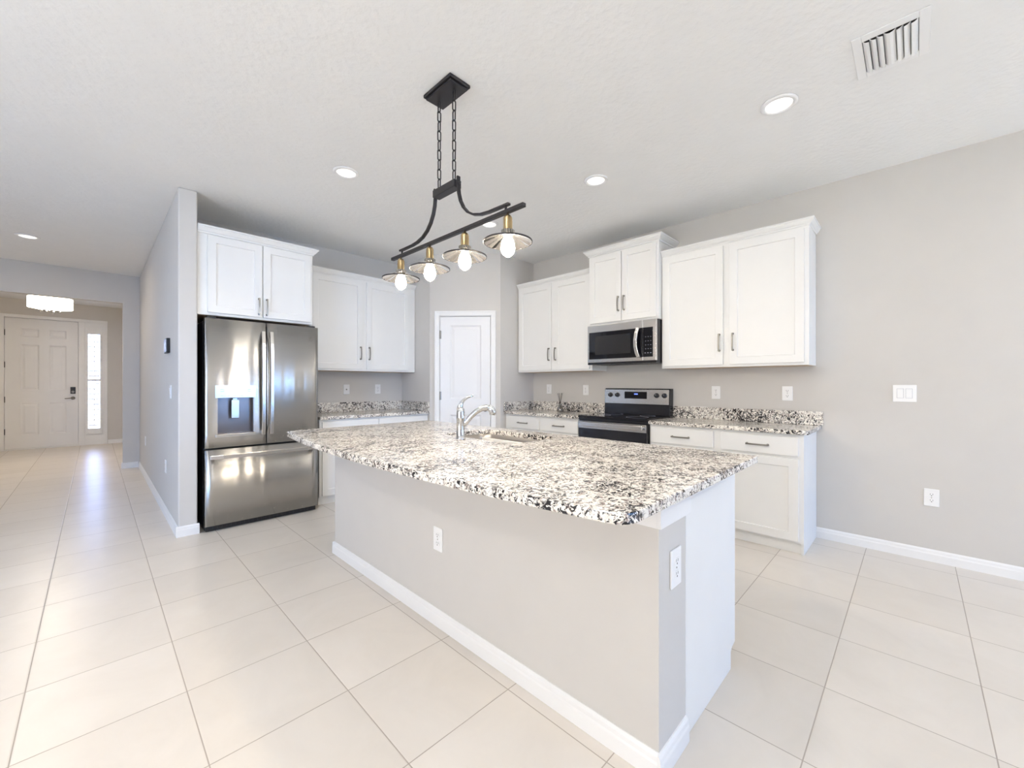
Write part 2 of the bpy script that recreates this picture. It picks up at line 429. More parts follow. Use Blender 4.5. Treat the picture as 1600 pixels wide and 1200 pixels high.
# pantry walls
struct(MB().box(PA[0], PA[0]+0.1, PA[1], YB, 0, CEIL).build('wall_pantry_left', M['wall']))
struct(MB().box(PB[0], XR, PB[1], PB[1]+0.1, 0, CEIL).build('wall_pantry_right', M['wall']))
DL = math.hypot(PB[0]-PA[0], PB[1]-PA[1]); dirv = ((PB[0]-PA[0])/DL, (PB[1]-PA[1])/DL); nrm = (dirv[1], -dirv[0])   # towards the room: -x,-y
if nrm[0] > 0: nrm = (-nrm[0], -nrm[1])
tfD = lambda u, d, z: (PA[0]+dirv[0]*u+nrm[0]*d, PA[1]+dirv[1]*u+nrm[1]*d, z)
DS0, DS1, DZ = 0.118, 0.767, 2.085
w = MB(tfD); w.box(0.0, DS0, -0.11, 0, 0, CEIL); w.box(DS1, DL, -0.11, 0, 0, CEIL); w.box(DS0, DS1, -0.11, 0, DZ, CEIL)
struct(w.build('wall_pantry_front', M['wall']))
# island knee wall
IX0, IX1, IY0, IY1 = 1.24, 1.45, 0.573, 3.045
struct(MB().box(IX0, IX1, IY0, IY1, 0, ZU-0.002).build('wall_island', M['wall'], bevel=0.003))

# baseboards
BP = [(0, 0), (0.014, 0), (0.014, 0.052), (0.011, 0.060), (0.010, 0.074), (0.004, 0.084), (0, 0.084)]
def base_x(name, runs):          # runs: list of (plane, side, a0, a1, axis)
    m = MB()
    for plane, sgn, a0, a1, ax in runs:
        if ax == 'y': m.prism([(plane+sgn*p[0], p[1]) for p in BP], 1, a0, a1)   # lies on an X plane, runs along Y
        else: m.prism([(plane+sgn*p[0], p[1]) for p in BP], 0, a0, a1)           # lies on a Y plane, runs along X
    return struct(m.build(name, M['trim']))
base_x('baseboard_right', [(XR, -1, -4.6, 0.572, 'y')])
base_x('baseboard_partition', [(XP0, -1, YP, YH, 'y'), (YP, -1, XP0-0.014, XP1+0.012, 'x')])
base_x('baseboard_hall', [(YH, -1, 0.294-0.014, XP0-0.014, 'x'), (0.294, -1, YH, YH+0.12, 'y')])
base_x('baseboard_foyer', [(YD, -1, 0.20, 0.456, 'x'), (0.47, -1, YH+0.12, YD, 'y')])
base_x('baseboard_left', [(-3.6, 1, -4.6, YH, 'y')])
base_x('baseboard_rear', [(-4.6, 1, -3.586, 2.37, 'x')])
base_x('baseboard_island', [(IX0, -1, IY0, IY1, 'y'), (IY0, -1, IX0-0.014, IX1-0.002, 'x'), (IY1, 1, IX0-0.014, IX1, 'x')])
# white ledger board under the island top
m = MB(); m.box(IX0-0.012, IX1+0.02, IY0-0.012, IY0, 0.788, ZU); m.box(IX0-0.012, IX0, IY0, IY1, 0.788, ZU)
struct(m.build('trim_1', M['trim'], bevel=0.002))

# ------------------------------------------------------------------ pantry door
m = MB(tfD)
CP = 0.058
def casing(m, a, b, z1, d=0.016):
    m.box(a-CP, a, 0, d, 0, z1+CP); m.box(b, b+CP, 0, d, 0, z1+CP); m.box(a, b, 0, d, z1, z1+CP)
    m.box(a-CP, a-CP+0.018, d, d+0.006, 0, z1+CP); m.box(b+CP-0.018, b+CP, d, d+0.006, 0, z1+CP); m.box(a-CP+0.018, b+CP-0.018, d, d+0.006, z1+CP-0.018, z1+CP)
casing(m, DS0+0.004, DS1-0.004, DZ-0.004)
m.box(DS0+0.0005, DS0+0.010, -0.109, 0, 0, DZ-0.0005); m.box(DS1-0.010, DS1-0.0005, -0.109, 0, 0, DZ-0.0005); m.box(DS0+0.010, DS1-0.010, -0.109, 0, DZ-0.010, DZ-0.0005)
struct(m.build('trim_2', M['trim'], bevel=0.003))
d0, d1 = DS0+0.014, DS1-0.014
m = MB(tfD); m.paneled(d0, d1, 0.012, DZ-0.014, -0.042, -0.006, [(d0+0.118, d1-0.112, 1.055, 1.965), (d0+0.118, d1-0.112, 0.22, 0.86)], 0.018, 0.013, 0.03, 0.007)
door1 = struct(m.build('door_1', M['door'])); door1['label'] = 'white two-panel pantry door in the angled corner wall'
for z in (1.85, 1.095, 0.26):
    m = MB(tfD); m.tube([tfl for tfl in ((d0-0.004, 0.0, z-0.052), (d0-0.004, 0.0, z+0.052))], 0.006, 8); m.box(d0-0.002, d0+0.012, -0.006, -0.003, z-0.05, z+0.05)
    m.build('hinge', M['nickel'], door1)
m = MB(tfD); m.lathe([(0.028, 0), (0.028, 0.008), (0.011, 0.012), (0.011, 0.034), (0.024, 0.042), (0.027, 0.054), (0.018, 0.066), (0, 0.068)], (d1-0.058, -0.006, 0.93), 18, 'y')
m.build('door_knob', M['nickel'], door1)

# ------------------------------------------------------------------ front door, sidelight
tfF = lambda u, d, z: (u, YD-d, z)
m = MB(tfF); fz = 2.475
m.box(-1.225, -1.165, -0.10, 0.016, 0, 2.545); m.box(-1.165, 0.165, -0.10, 0.016, 2.487, 2.545); m.box(0.165, 0.194, -0.10, 0.016, 0, 2.545)
m.box(-0.222, -0.135, -0.10, 0.010, 0, 2.487)
m.box(-1.165, -0.222, -0.09, 0.012, 0, 0.022); m.box(-1.165, -1.145, -0.10, -0.052, 0.022, 2.487); m.box(-0.242, -0.222, -0.10, -0.052, 0.022, 2.487); m.box(-1.145, -0.242, -0.10, -0.052, 2.462, 2.487); m.box(-1.145, -0.242, -0.10, -0.052, 0.022, 0.040)
struct(m.build('trim_3', M['trim'], bevel=0.004))
a, b = -1.160, -0.227
cols = [(a+0.19, a+0.42), (a+0.545, a+0.775)]
rows = [(0.27, 0.88), (1.12, 1.99), (2.13, 2.29)]
m = MB(tfF); m.paneled(a, b, 0.026, fz, -0.05, -0.005, [(c[0], c[1], r[0], r[1]) for c in cols for r in rows], 0.02, 0.010, 0.03, 0.006)
door2 = struct(m.build('door_2', M['door'])); door2['label'] = 'white six-panel front door at the end of the hall'
for z in (2.2, 1.6, 0.95, 0.35):
    m = MB(tfF); m.tube([(a-0.004, 0.006, z-0.055), (a-0.004, 0.006, z+0.055)], 0.009, 8); m.build('hinge', M['darkplastic'], door2)
m = MB(tfF); m.box(b-0.105, b-0.035, -0.005, 0.025, 1.045, 1.18); m.mi = 1; m.lathe([(0.022, 0), (0.022, 0.004)], (b-0.07, 0.026, 1.085), 14, 'y')
m.build('keypad_lock', [M['darkplastic'], M['nickel']], door2, bevel=0.004)
m = MB(tfF); m.lathe([(0.032, 0), (0.032, 0.012), (0.012, 0.02), (0.012, 0.05)], (b-0.07, -0.005, 0.96), 16, 'y'); m.tube([(b-0.07, 0.05, 0.96), (b-0.11, 0.054, 0.958), (b-0.18, 0.05, 0.952)], [0.010, 0.009, 0.007], 8)
m.build('door_handle', M['nickel'], door2)
# keys hanging from the lock
# sidelight (window_1): fixed lite with a plantation shutter
m = MB(tfF); m.box(-0.135, 0.165, -0.09, 0.004, 0, 0.25); m.box(-0.135, 0.165, -0.09, 0.004, 2.36, 2.487); m.box(-0.135, -0.112, -0.09, 0.004, 0.25, 2.36); m.box(0.112, 0.165, -0.09, 0.004, 0.25, 2.36)
win1 = struct(m.build('window_1', M['trim'], bevel=0.002)); win1['label'] = 'narrow sidelight window with white plantation shutter beside front door'
MB(tfF).box(-0.112, 0.112, -0.08, -0.074, 0.25, 2.36).build('pane', M['glass'], win1)
m = MB(tfF); S0, S1 = -0.120, 0.120
for u in ((S0, S0+0.036), (S1-0.036, S1)): m.box(u[0], u[1], 0.0045, 0.032, 0.22, 2.385)
for z in ((0.22, 0.335), (1.30, 1.345), (2.25, 2.385)): m.box(S0+0.036, S1-0.036, 0.0045, 0.032, z[0], z[1])
shut = m.build('shutter_frame', M['trim'], win1, bevel=0.002)
def louvres(z0, z1, n):
    for i in range(n):
        z = z0 + (z1-z0)*(i+0.5)/n
        mm = MB(tfF); c, s = 0.027, 0.016
        mm.prism([(0.018-c, z-s), (0.018-c+0.006, z-s-0.004), (0.018+c, z+s-0.003), (0.018+c, z+s+0.003), (0.018+c-0.008, z+s+0.003), (0.018-c, z-s+0.005)], 0, S0+0.038, S1-0.038)
        mm.build('louvre', M['trim'], shut)
louvres(0.345, 1.295, 9); louvres(1.35, 2.245, 9)
m = MB(tfF); m.box(-0.005, 0.005, 0.046, 0.054, 0.40, 1.25); m.box(-0.005, 0.005, 0.046, 0.054, 1.40, 2.2); m.build('tilt_rod', M['trim'], shut)
# rear sliding door and left window (behind the camera, they light the room)
m = MB()
for x0, x1 in ((2.38, 2.46), (2.80, 3.00), (3.36, 3.66), (3.92, 3.98)): m.box(x0, x1, -4.72, -4.64, 0, 2.42)
m.box(2.46, 3.92, -4.72, -4.64, 2.34, 2.42); m.box(2.46, 3.92, -4.72, -4.64, 0, 0.10)
win2 = struct(m.build('window_2', M['vinyl']))
for x0, x1 in ((2.46, 2.80), (3.00, 3.36), (3.66, 3.92)): MB().box(x0, x1, -4.690, -4.684, 0.10, 2.34).build('pane', M['glass'], win2)
m = MB()
for y in (-1.2, 0.57, 2.34): m.box(-3.72, -3.65, y, y+0.06, 0.6, 2.4)
m.box(-3.72, -3.65, -1.2, 2.4, 0.6, 0.66); m.box(-3.72, -3.65, -1.2, 2.4, 2.34, 2.4)
win3 = struct(m.build('window_3', M['vinyl']))
MB().box(-3.69, -3.684, -1.14, 2.34, 0.66, 2.34).build('pane', M['glass'], win3)

# ------------------------------------------------------------------ cabinets
tfR = lambda face: (lambda u, d, z: (face-d, u, z))
tfL = lambda face: (lambda u, d, z: (u, face-d, z))
tfI = lambda face: (lambda u, d, z: (face+d, u, z))
def pull(tf, parent, u, z, vertical=True, L=0.15, d=0.02):
    """arched flat bar pull with two posts, at the front depth d"""
    m = MB(tf); n = 10; pts = []
    for i in range(n+1):
        t = -1 + 2*i/n
        dd = d + 0.028 - 0.006*t*t
        pts.append((u, dd, z + t*L/2) if vertical else (u + t*L/2, dd, z))
    side = (1, 0, 0) if vertical else (0, 0, 1)
    m.sweep(pts, 0.012, 0.007, side)
    for t in (-1, 1):
        p = (u, d, z+t*(L/2-0.006)) if vertical else (u+t*(L/2-0.006), d, z)
        q = (p[0], d+0.024, p[2])
        m.tube([p, (p[0], d+0.004, p[2]), (p[0], d+0.005, p[2]), q], [0.010, 0.009, 0.0065, 0.0065], 10)
    return m.build('handle', M['nickel'], parent, bevel=0.0012)
def shaker(tf, parent, u0, u1, z0, z1, d=0.02, fr=0.060):
    m = MB(tf); m.paneled(u0, u1, z0, z1, 0.0005, d, [(u0+fr, u1-fr, z0+fr, z1-fr)], 0.003, 0.010)
    return m.build('door', M['cab'], parent, bevel=0.0018)
def crown(tf, parent, u0, u1, depth, zc, h, p, left=True, right=True, back0=0.0, back1=0.0):
    """crown moulding: front run with mitred returns. back0/back1: depth at which each return stops"""
    prof = [(0.0, 0.0), (p*0.18, 0.0), (p*0.22, h*0.18), (p*0.45, h*0.30), (p*0.80, h*0.62), (p*0.86, h*0.74), (p, h*0.78), (p, h), (0.0, h)]
    m = MB(tf); rings = []
    def ring(fn): return [m._v(fn(a, b)) for a, b in prof]
    seq = []
    if left: seq += [lambda a, b: (u0-a, -depth+back0, zc+b), lambda a, b: (u0-a, a, zc+b)]
    else: seq += [lambda a, b: (u0, a, zc+b)]
    if right: seq += [lambda a, b: (u1+a, a, zc+b), lambda a, b: (u1+a, -depth+back1, zc+b)]
    else: seq += [lambda a, b: (u1, a, zc+b)]
    rings = [ring(f) for f in seq]
    n = len(prof)
    for A, B in zip(rings, rings[1:]):
        for k in range(n): m._f([A[k], A[(k+1) % n], B[(k+1) % n], B[k]])
    m._f(rings[0]); m._f(rings[-1][::-1])
    return m.build('crown_moulding', M['cab'], parent)

def upper(name, label, tf, u0, u1, z0, z1, depth, doors, hand, zdoor, ch, cp, loc, cl=True, cr=True, cb0=0.0, cb1=0.0, hz=None):
    t = thing(name, label, 'cabinet', loc, 'white wall cabinets')
    m = MB(tf); m.box(u0, u1, -depth, 0, z0, z1)
    body = m.build('body', M['cab'], t, bevel=0.0015)
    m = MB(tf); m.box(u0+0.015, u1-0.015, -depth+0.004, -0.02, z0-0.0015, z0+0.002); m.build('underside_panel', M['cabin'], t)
    for (a, b, s) in doors:
        dr = shaker(tf, t, a, b, zdoor[0], zdoor[1])
        pull(tf, dr, (b-0.028) if s > 0 else (a+0.028), hz if hz else zdoor[0]+0.19)
    crown(tf, t, u0, u1, depth, z1, ch, cp, cl, cr, cb0, cb1)
    return t

FU = 3.809          # face of the wall cabinets on the right wall
dU = XR-FU-0.001
upper('wall_cabinet', 'large white two-door wall cabinet right of the microwave, at the free end of the run', tfR(FU), 0.576, 1.730, 1.387, 2.450, dU,
      [(0.604, 1.130, +1), (1.182, 1.707, -1)], None, (1.407, 2.432), 0.052, 0.036, (FU, 1.15, 1.387), cl=True, cr=False, hz=1.597)
upper('wall_cabinet', 'tall-set white two-door wall cabinet directly above the microwave', tfR(3.745), 1.733, 2.512, 1.862, 2.600, XR-3.745-0.001,
      [(1.752, 2.112, +1), (2.120, 2.492, -1)], None, (1.880, 2.585), 0.062, 0.046, (3.745, 2.12, 1.862), hz=2.055)
upper('wall_cabinet', 'white two-door wall cabinet between the pantry wall and microwave', tfR(FU), 2.515, 3.628, 1.387, 2.450, dU,
      [(2.540, 3.036, +1), (3.078, 3.596, -1)], None, (1.407, 2.432), 0.052, 0.036, (FU, 3.07, 1.387), cl=False, cr=False, hz=1.592)
FLU = 4.625
upper('wall_cabinet', 'white two-door wall cabinet between the refrigerator cabinet and pantry', tfL(FLU), 1.530, 2.910, 1.390, 2.455, YB-FLU-0.001,
      [(1.640, 2.200, +1), (2.250, 2.815, -1)], None, (1.412, 2.435), 0.054, 0.036, (2.22, FLU, 1.39), cl=False, cr=False, hz=1.598)
FFC = 4.285
upper('wall_cabinet', 'deep white two-door cabinet above the refrigerator', tfL(FFC), 0.604, 1.525, 1.828, 2.515, YB-FFC-0.001,
      [(0.672, 1.080, +1), (1.088, 1.503, -1)], None, (1.850, 2.505), 0.062, 0.046, (1.065, FFC, 1.83), cl=False, cr=True, hz=1.945)

def base_cab(name, label, tf, u0, u1, depth, drawers, doors, loc, toe_gap=(0.0, 0.0)):
    """drawers: (u0,u1); doors: (u0,u1,side of pull)"""
    t = thing(name, label, 'cabinet', loc, 'white base cabinets')
    m = MB(tf)
    m.box(u0, u1, -depth, 0, 0.078, ZU-0.0005)
    m.build('body', M['cab'], t, bevel=0.0015)
    m = MB(tf); m.box(u0+toe_gap[0], u1-toe_gap[1], -depth, -0.025, 0.0005, 0.078); m.build('toe_kick', M['cab'], t)
    for a, b in drawers:
        m = MB(tf); m.box(a, b, 0.0005, 0.02, 0.712, 0.850)
        d = m.build('drawer', M['cab'], t, bevel=0.004); pull(tf, d, (a+b)/2, 0.780, False, 0.152)
    for a, b, s in doors:
        d = shaker(tf, t, a, b, 0.096, 0.694)
        pull(tf, d, (b-0.028) if s > 0 else (a+0.028), 0.60)
    return t
FB = 3.585
tr = base_cab('base_cabinet', 'white base cabinet right of the range with two drawers and white end panel', tfR(FB), 0.590, 1.742, XR-FB-0.001,
         [(0.604, 1.128), (1.186, 1.724)], [(0.604, 1.128, +1), (1.186, 1.724, -1)], (FB, 1.16, 0.0))
m = MB(); m.box(FB, XR-0.001, 0.573, 0.590, 0.0005, ZU-0.0005); m.build('end_panel', M['cab'], tr, bevel=0.001)
base_cab('base_cabinet', 'white base cabinet with two drawers between pantry wall and range', tfR(FB), 2.512, 3.630, XR-FB-0.001,
         [(2.532, 3.040), (3.075, 3.575)], [(2.532, 3.040, +1), (3.075, 3.575, -1)], (FB, 3.07, 0.0))
FBL = 4.330
base_cab('base_cabinet', 'white base cabinet with two drawers between refrigerator and pantry', tfL(FBL), 1.606, 2.912, YB-FBL-0.001,
         [(1.630, 2.232), (2.252, 2.895)], [(1.630, 2.232, +1), (2.252, 2.895, -1)], (2.26, FBL, 0.0))

# island cabinet behind the knee wall
IXC = 1.985
SX0, SX1, SY0, SY1 = 1.632, 2.035, 1.600, 2.268
t = thing('island_cabinet', 'white island cabinet with smooth bluish-white end panel behind the grey knee wall', 'cabinet', (1.72, 1.8, 0.0))
m = MB(); m.box(IX1+0.0005, IXC, IY0+0.0185, SY0-0.03, 0.085, ZU-0.0005); m.box(IX1+0.0005, IXC, SY1+0.03, IY1, 0.085, ZU-0.0005); m.box(IX1+0.0005, IXC, SY0-0.03, SY1+0.03, 0.085, 0.66); m.build('body', M['cab'], t, bevel=0.001)
m = MB(); m.prism([(IX1+0.0005, 0.0005), (1.942, 0.0005), (1.942, 0.075), (1.958, 0.088), (IXC+0.014, 0.096), (IXC+0.014, ZU-0.0005), (IX1+0.0005, ZU-0.0005)], 1, IY0, IY0+0.018)
m.build('end_panel', M['cab'], t, bevel=0.001)
m = MB(); m.box(IX1+0.0005, 1.925, IY0+0.0185, IY1, 0.0005, 0.0845); m.build('toe_kick', M['cab'], t)
for k in range(4):
    a = IY0+0.03+k*0.61; b = a+0.585
    dr = shaker(tfI(IXC), t, a, b, 0.11, 0.694); pull(tfI(IXC), dr, b-0.03 if k % 2 == 0 else a+0.03, 0.6)
    m = MB(tfI(IXC)); m.box(a, b, 0.0005, 0.02, 0.712, 0.850); d = m.build('drawer', M['cab'], t, bevel=0.004); pull(tfI(IXC), d, (a+b)/2, 0.78, False)

# ------------------------------------------------------------------ granite tops
def slab(name, outline, z0, z1, hole=None, parent=None):
    bm = bmesh.new()
    def loop(pts):
        vs_ = [bm.verts.new((x, y, z0)) for x, y in pts]
        return [bm.edges.new((vs_[i], vs_[(i+1) % len(vs_)])) for i in range(len(vs_))]
    ed = loop(outline)
    if hole: ed += loop(hole)
    bmesh.ops.triangle_fill(bm, use_beauty=True, use_dissolve=False, edges=ed)
    ret = bmesh.ops.extrude_face_region(bm, geom=bm.faces[:])
    for v in [g for g in ret['geom'] if isinstance(g, bmesh.types.BMVert)]: v.co.z = z1
    mb = MB(); mb.bm.free(); mb.bm = bm
    return mb.build(name, M['granite'], parent, bevel=0.005, seg=3)
# island top: bowed front, clipped corners
n = 28; front = []
for i in range(n+1):
    y = 0.60 + (3.10-0.60)*i/n; s = (y-1.85)/1.25
    front.append((0.853 + 0.083*s*s, y))
out = [(2.166, 0.522), (2.166, 3.20)]
out += [(1.01, 3.20), (0.975, 3.185), (0.952, 3.155)] + front[::-1] + [(0.945, 0.560), (0.962, 0.532), (1.00, 0.520)]
def rrect(x0, x1, y0, y1, r, n=6):
    p = []
    for cx, cy, a in ((x1-r, y1-r, 0), (x0+r, y1-r, 90), (x0+r, y0+r, 180), (x1-r, y0+r, 270)): p += arc((cx, cy), r, a, a+90, n)
    return p
SX0, SX1, SY0, SY1 = 1.632, 2.035, 1.600, 2.268
t = thing('island_countertop', 'speckled white granite island top with bowed front edge and sink cut-out', 'countertop', (1.55, 1.86, ZU))
slab('granite_slab', out, ZU, ZT, rrect(SX0, SX1, SY0, SY1, 0.07), t)
t = thing('countertop', 'speckled granite countertop with low backsplash right of the range', 'countertop', (3.8, 1.15, ZU), 'granite wall counters')
slab('granite_slab', [(XR-0.001, 0.542), (XR-0.001, 1.742), (3.548, 1.742), (3.548, 0.585), (3.560, 0.556), (3.59, 0.542)], ZU, ZT, None, t)
m = MB(); m.box(XR-0.021, XR-0.001, 0.525, 1.742, ZT+0.0002, 1.018); m.build('backsplash', M['granite'], t, bevel=0.003)
t = thing('countertop', 'speckled granite countertop with backsplash between pantry and range, carrying the reed diffuser', 'countertop', (3.8, 3.07, ZU), 'granite wall counters')
slab('granite_slab', [(XR-0.001, 2.512), (XR-0.001, 3.632), (3.548, 3.632), (3.548, 2.512)], ZU, ZT, None, t)
m = MB(); m.box(XR-0.021, XR-0.001, 2.512, 3.632, ZT+0.0002, 1.018); m.box(3.552, XR-0.0215, 3.612, 3.632, ZT+0.0002, 1.018); m.build('backsplash', M['granite'], t, bevel=0.003)
t = thing('countertop', 'speckled granite countertop with backsplash between refrigerator and pantry', 'countertop', (2.26, 4.6, ZU), 'granite wall counters')
slab('granite_slab', [(1.600, YB-0.001), (1.600, 4.292), (2.914, 4.292), (2.914, YB-0.001)], ZU, ZT, None, t)
m = MB(); m.box(1.600, 2.914, YB-0.021, YB-0.001, ZT+0.0002, 1.018); m.box(2.894, 2.914, 4.296, YB-0.0215, ZT+0.0002, 1.018); m.build('backsplash', M['granite'], t, bevel=0.003)

# ------------------------------------------------------------------ sink and faucet
t = thing('kitchen_sink', 'undermount stainless steel sink bowl in the island top', 'sink', ((SX0+SX1)/2, (SY0+SY1)/2, 0.68))
m = MB(); loops = []
for ins, z in ((-0.016, ZU-0.0006), (0.0, ZU-0.0006), (0.004, ZU-0.03), (0.012, 0.74), (0.035, 0.705), (0.07, 0.692)):
    loops.append([m._v((x, y, z)) for x, y in rrect(SX0+ins, SX1-ins, SY0+ins, SY1-ins, max(0.02, 0.07-ins*0.3))])
for A, B in zip(loops, loops[1:]):
    for k in range(len(A)): m._f([A[k], A[(k+1) % len(A)], B[(k+1) % len(A)], B[k]], True)
m._f(loops[-1])
o = m.build('bowl', M['sinksteel'], t); so = o.modifiers.new('solid', 'SOLIDIFY'); so.thickness = 0.0015; so.offset = 0
m = MB(); m.lathe([(0.05, 0), (0.05, 0.004), (0.036, 0.005), (0.03, -0.003), (0, -0.004)], ((SX0+SX1)/2, (SY0+SY1)/2, 0.693), 20); m.build('drain', M['chrome'], t)

FX, FY = 1.548, 1.955
t = thing('kitchen_faucet', 'chrome single-lever pull-out faucet standing behind the island sink', 'faucet', (FX, FY, ZT))
m = MB(); m.lathe([(0.030, 0.0005), (0.030, 0.006), (0.0265, 0.012), (0.0255, 0.06), (0.025, 0.125), (0.0262, 0.128), (0.0262, 0.134), (0.025, 0.138), (0.0245, 0.165), (0.021, 0.185), (0.012, 0.196), (0, 0.198)], (FX, FY, ZT), 24)
m.build('body', M['chrome'], t)
# direction of the spout in plan
sd = Vector((0.70, -0.714, 0)).normalized()
sp = lambda r, z: (FX+sd.x*r, FY+sd.y*r, z)
m = MB(); m.tube([sp(0.012, 0.985), sp(0.035, 1.012), sp(0.062, 1.045), sp(0.092, 1.072), sp(0.125, 1.091), sp(0.155, 1.099), sp(0.172, 1.096)], [0.013, 0.0155, 0.0165, 0.0165, 0.017, 0.019, 0.020], 14)
spt = m.build('spout', M['chrome'], t)
m = MB(); m.tube([sp(0.168, 1.097), sp(0.186, 1.086), sp(0.194, 1.070), sp(0.192, 1.054)], [0.020, 0.0215, 0.022, 0.019], 14); m.build('spray_head', M['chrome'], spt)
m = MB(); hd = Vector((0.69, -0.72, 0)).normalized(); hp = lambda r, z: (FX+hd.x*r, FY+hd.y*r, z)
m.tube([hp(-0.004, 1.085), hp(-0.002, 1.108), hp(0.006, 1.128), hp(0.022, 1.146), hp(0.045, 1.160), hp(0.076, 1.171)], [0.021, 0.017, 0.012, 0.009, 0.007, 0.0055], 12); m.build('lever', M['chrome'], t)

# ------------------------------------------------------------------ refrigerator
FRY = 4.185          # front face of the doors
FX0, FX1, FXM = 0.640, 1.540, 1.0925
t = thing('refrigerator', 'stainless french-door refrigerator with water dispenser and bottom freezer drawer', 'refrigerator', (1.09, 4.55, 0.0))
m = MB(); m.box(FX0+0.004, FX1-0.004, 4.262, 4.93, 0.03, 1.772); m.build('body', M['greycase'], t, bevel=0.004)
m = MB(); m.box(FX0+0.01, FX1-0.01, 4.225, 4.262, 0.004, 0.05)
for k in range(24): m.box(FX0+0.06+k*0.033, FX0+0.078+k*0.033, 4.222, 4.225, 0.012, 0.042)
m.build('base_grille', M['darkplastic'], t)
def fdoor(name, u0, u1, z0, z1, hole=None):
    """door slab with a slightly crowned front; a hole leaves a dispenser niche"""
    m = MB(); th = 0.072; nz = 1; nu = 14; r = 0.012
    us = [u0 + (u1-u0)*i/nu for i in range(nu+1)]
    zs = [z0, z1]
    if hole:
        us = sorted(set([u0 + (hole[0]-u0)*i/3 for i in range(4)] + [hole[0] + (hole[1]-hole[0])*i/6 for i in range(7)] + [hole[1] + (u1-hole[1])*i/3 for i in range(4)]))
        zs = [z0, hole[2], hole[3], z1]
    yf = lambda u: FRY + 0.004*((2*(u-u0)/(u1-u0)-1)**2)
    G = {(i, j): m._v((us[i], yf(us[i]), zs[j])) for i in range(len(us)) for j in range(len(zs))}
    Bk = {(i, j): m._v((us[i], FRY+th, zs[j])) for i in range(len(us)) for j in range(len(zs))}
    def inh(i, j): return hole and hole[0]-1e-6 <= us[i] and us[i+1] <= hole[1]+1e-6 and j == 1
    for i in range(len(us)-1):
        for j in range(len(zs)-1):
            if not inh(i, j):
                m._f([G[i, j], G[i+1, j], G[i+1, j+1], G[i, j+1]], True)
            m._f([Bk[i, j], Bk[i+1, j], Bk[i+1, j+1], Bk[i, j+1]])
        m._f([G[i, 0], G[i+1, 0], Bk[i+1, 0], Bk[i, 0]]); J = len(zs)-1
        m._f([G[i, J], G[i+1, J], Bk[i+1, J], Bk[i, J]])
    for j in range(len(zs)-1):
        m._f([G[0, j], G[0, j+1], Bk[0, j+1], Bk[0, j]]); I = len(us)-1
        m._f([G[I, j], G[I, j+1], Bk[I, j+1], Bk[I, j]])
    return m.build(name, M['steel'], t)
HU0, HU1, HZ0, HZ1 = 0.728, 0.990, 0.815, 1.125
ld = fdoor('left_door', FX0, FXM-0.004, 0.703, 1.790, (HU0, HU1, HZ0, HZ1))
rd = fdoor('right_door', FXM+0.004, FX1, 0.703, 1.790)
fd = fdoor('freezer_drawer', FX0, FX1, 0.052, 0.686)
for u in (FX0+0.02, FX1-0.08):
    m = MB(); m.box(u, u+0.06, FRY+0.02, FRY+0.12, 1.7905, 1.806); m.build('hinge_cover', M['darkplastic'], t, bevel=0.004)
def vhandle(par, u):
    m = MB(); m.sweep([(u, FRY-0.030, 0.790), (u, FRY-0.046, 0.90), (u, FRY-0.052, 1.06), (u, FRY-0.055, 1.25), (u, FRY-0.052, 1.44), (u, FRY-0.046, 1.60), (u, FRY-0.030, 1.71)], 0.030, 0.014)
    for z in (0.81, 1.69): m.box(u-0.012, u+0.012, FRY-0.030, FRY+0.003, z-0.02, z+0.02)
    m.build('handle', M['steelflat'], par, bevel=0.004)
vhandle(ld, FXM-0.032); vhandle(rd, FXM+0.034)
m = MB(); m.sweep([(0.672, FRY-0.030, 0.628), (0.76, FRY-0.046, 0.628), (1.09, FRY-0.055, 0.628), (1.42, FRY-0.046, 0.628), (1.508, FRY-0.030, 0.628)], 0.034, 0.014, (0, 0, 1))
for u in (0.69, 1.49): m.box(u-0.02, u+0.02, FRY-0.030, FRY+0.003, 0.614, 0.642)
m.build('handle', M['steelflat'], fd, bevel=0.004)
m = MB(); m.lathe([(0.016, 0), (0.016, -0.003), (0.0135, -0.003), (0.0125, -0.002), (0, -0.002)], (1.468, FRY+0.0045, 1.682), 24, 'y'); m.build('badge', M['nickel'], rd)
# dispenser
m = MB()
m.box(HU0-0.001, HU1+0.001, FRY+0.066, FRY+0.071, HZ0, HZ1); m.box(HU0-0.002, HU0+0.004, FRY+0.003, FRY+0.067, HZ0, HZ1); m.box(HU1-0.004, HU1+0.002, FRY+0.003, FRY+0.067, HZ0, HZ1)
m.box(HU0, HU1, FRY+0.003, FRY+0.067, HZ1-0.004, HZ1+0.002); m.box(HU0, HU1, FRY+0.003, FRY+0.067, HZ0-0.002, HZ0+0.004)
disp = m.build('water_dispenser', mat_steel('dark_stainless', (0.20, 0.19, 0.20), 0.3), ld)
m = MB(); m.box(HU0-0.018, HU1+0.018, FRY-0.004, FRY+0.006, HZ1-0.002, 1.228); m.mi = 1
for k in range(5): m.box(HU0+0.02+k*0.048, HU0+0.038+k*0.048, FRY-0.005, FRY-0.0035, HZ1+0.012, HZ1+0.016)
for z in (0.050, 0.066): m.box(HU0+0.015, HU0+0.045, FRY-0.005, FRY-0.0035, HZ1+z, HZ1+z+0.004); m.box(HU1-0.045, HU1-0.020, FRY-0.005, FRY-0.0035, HZ1+z, HZ1+z+0.004)
m.build('control_strip', [M['steelflat'], M['mark']], disp, bevel=0.002)
m = MB(); m.box(HU0-0.018, HU1+0.018, FRY-0.016, FRY+0.060, HZ0-0.028, HZ0-0.001); m.build('drip_tray', M['steelflat'], disp, bevel=0.004)
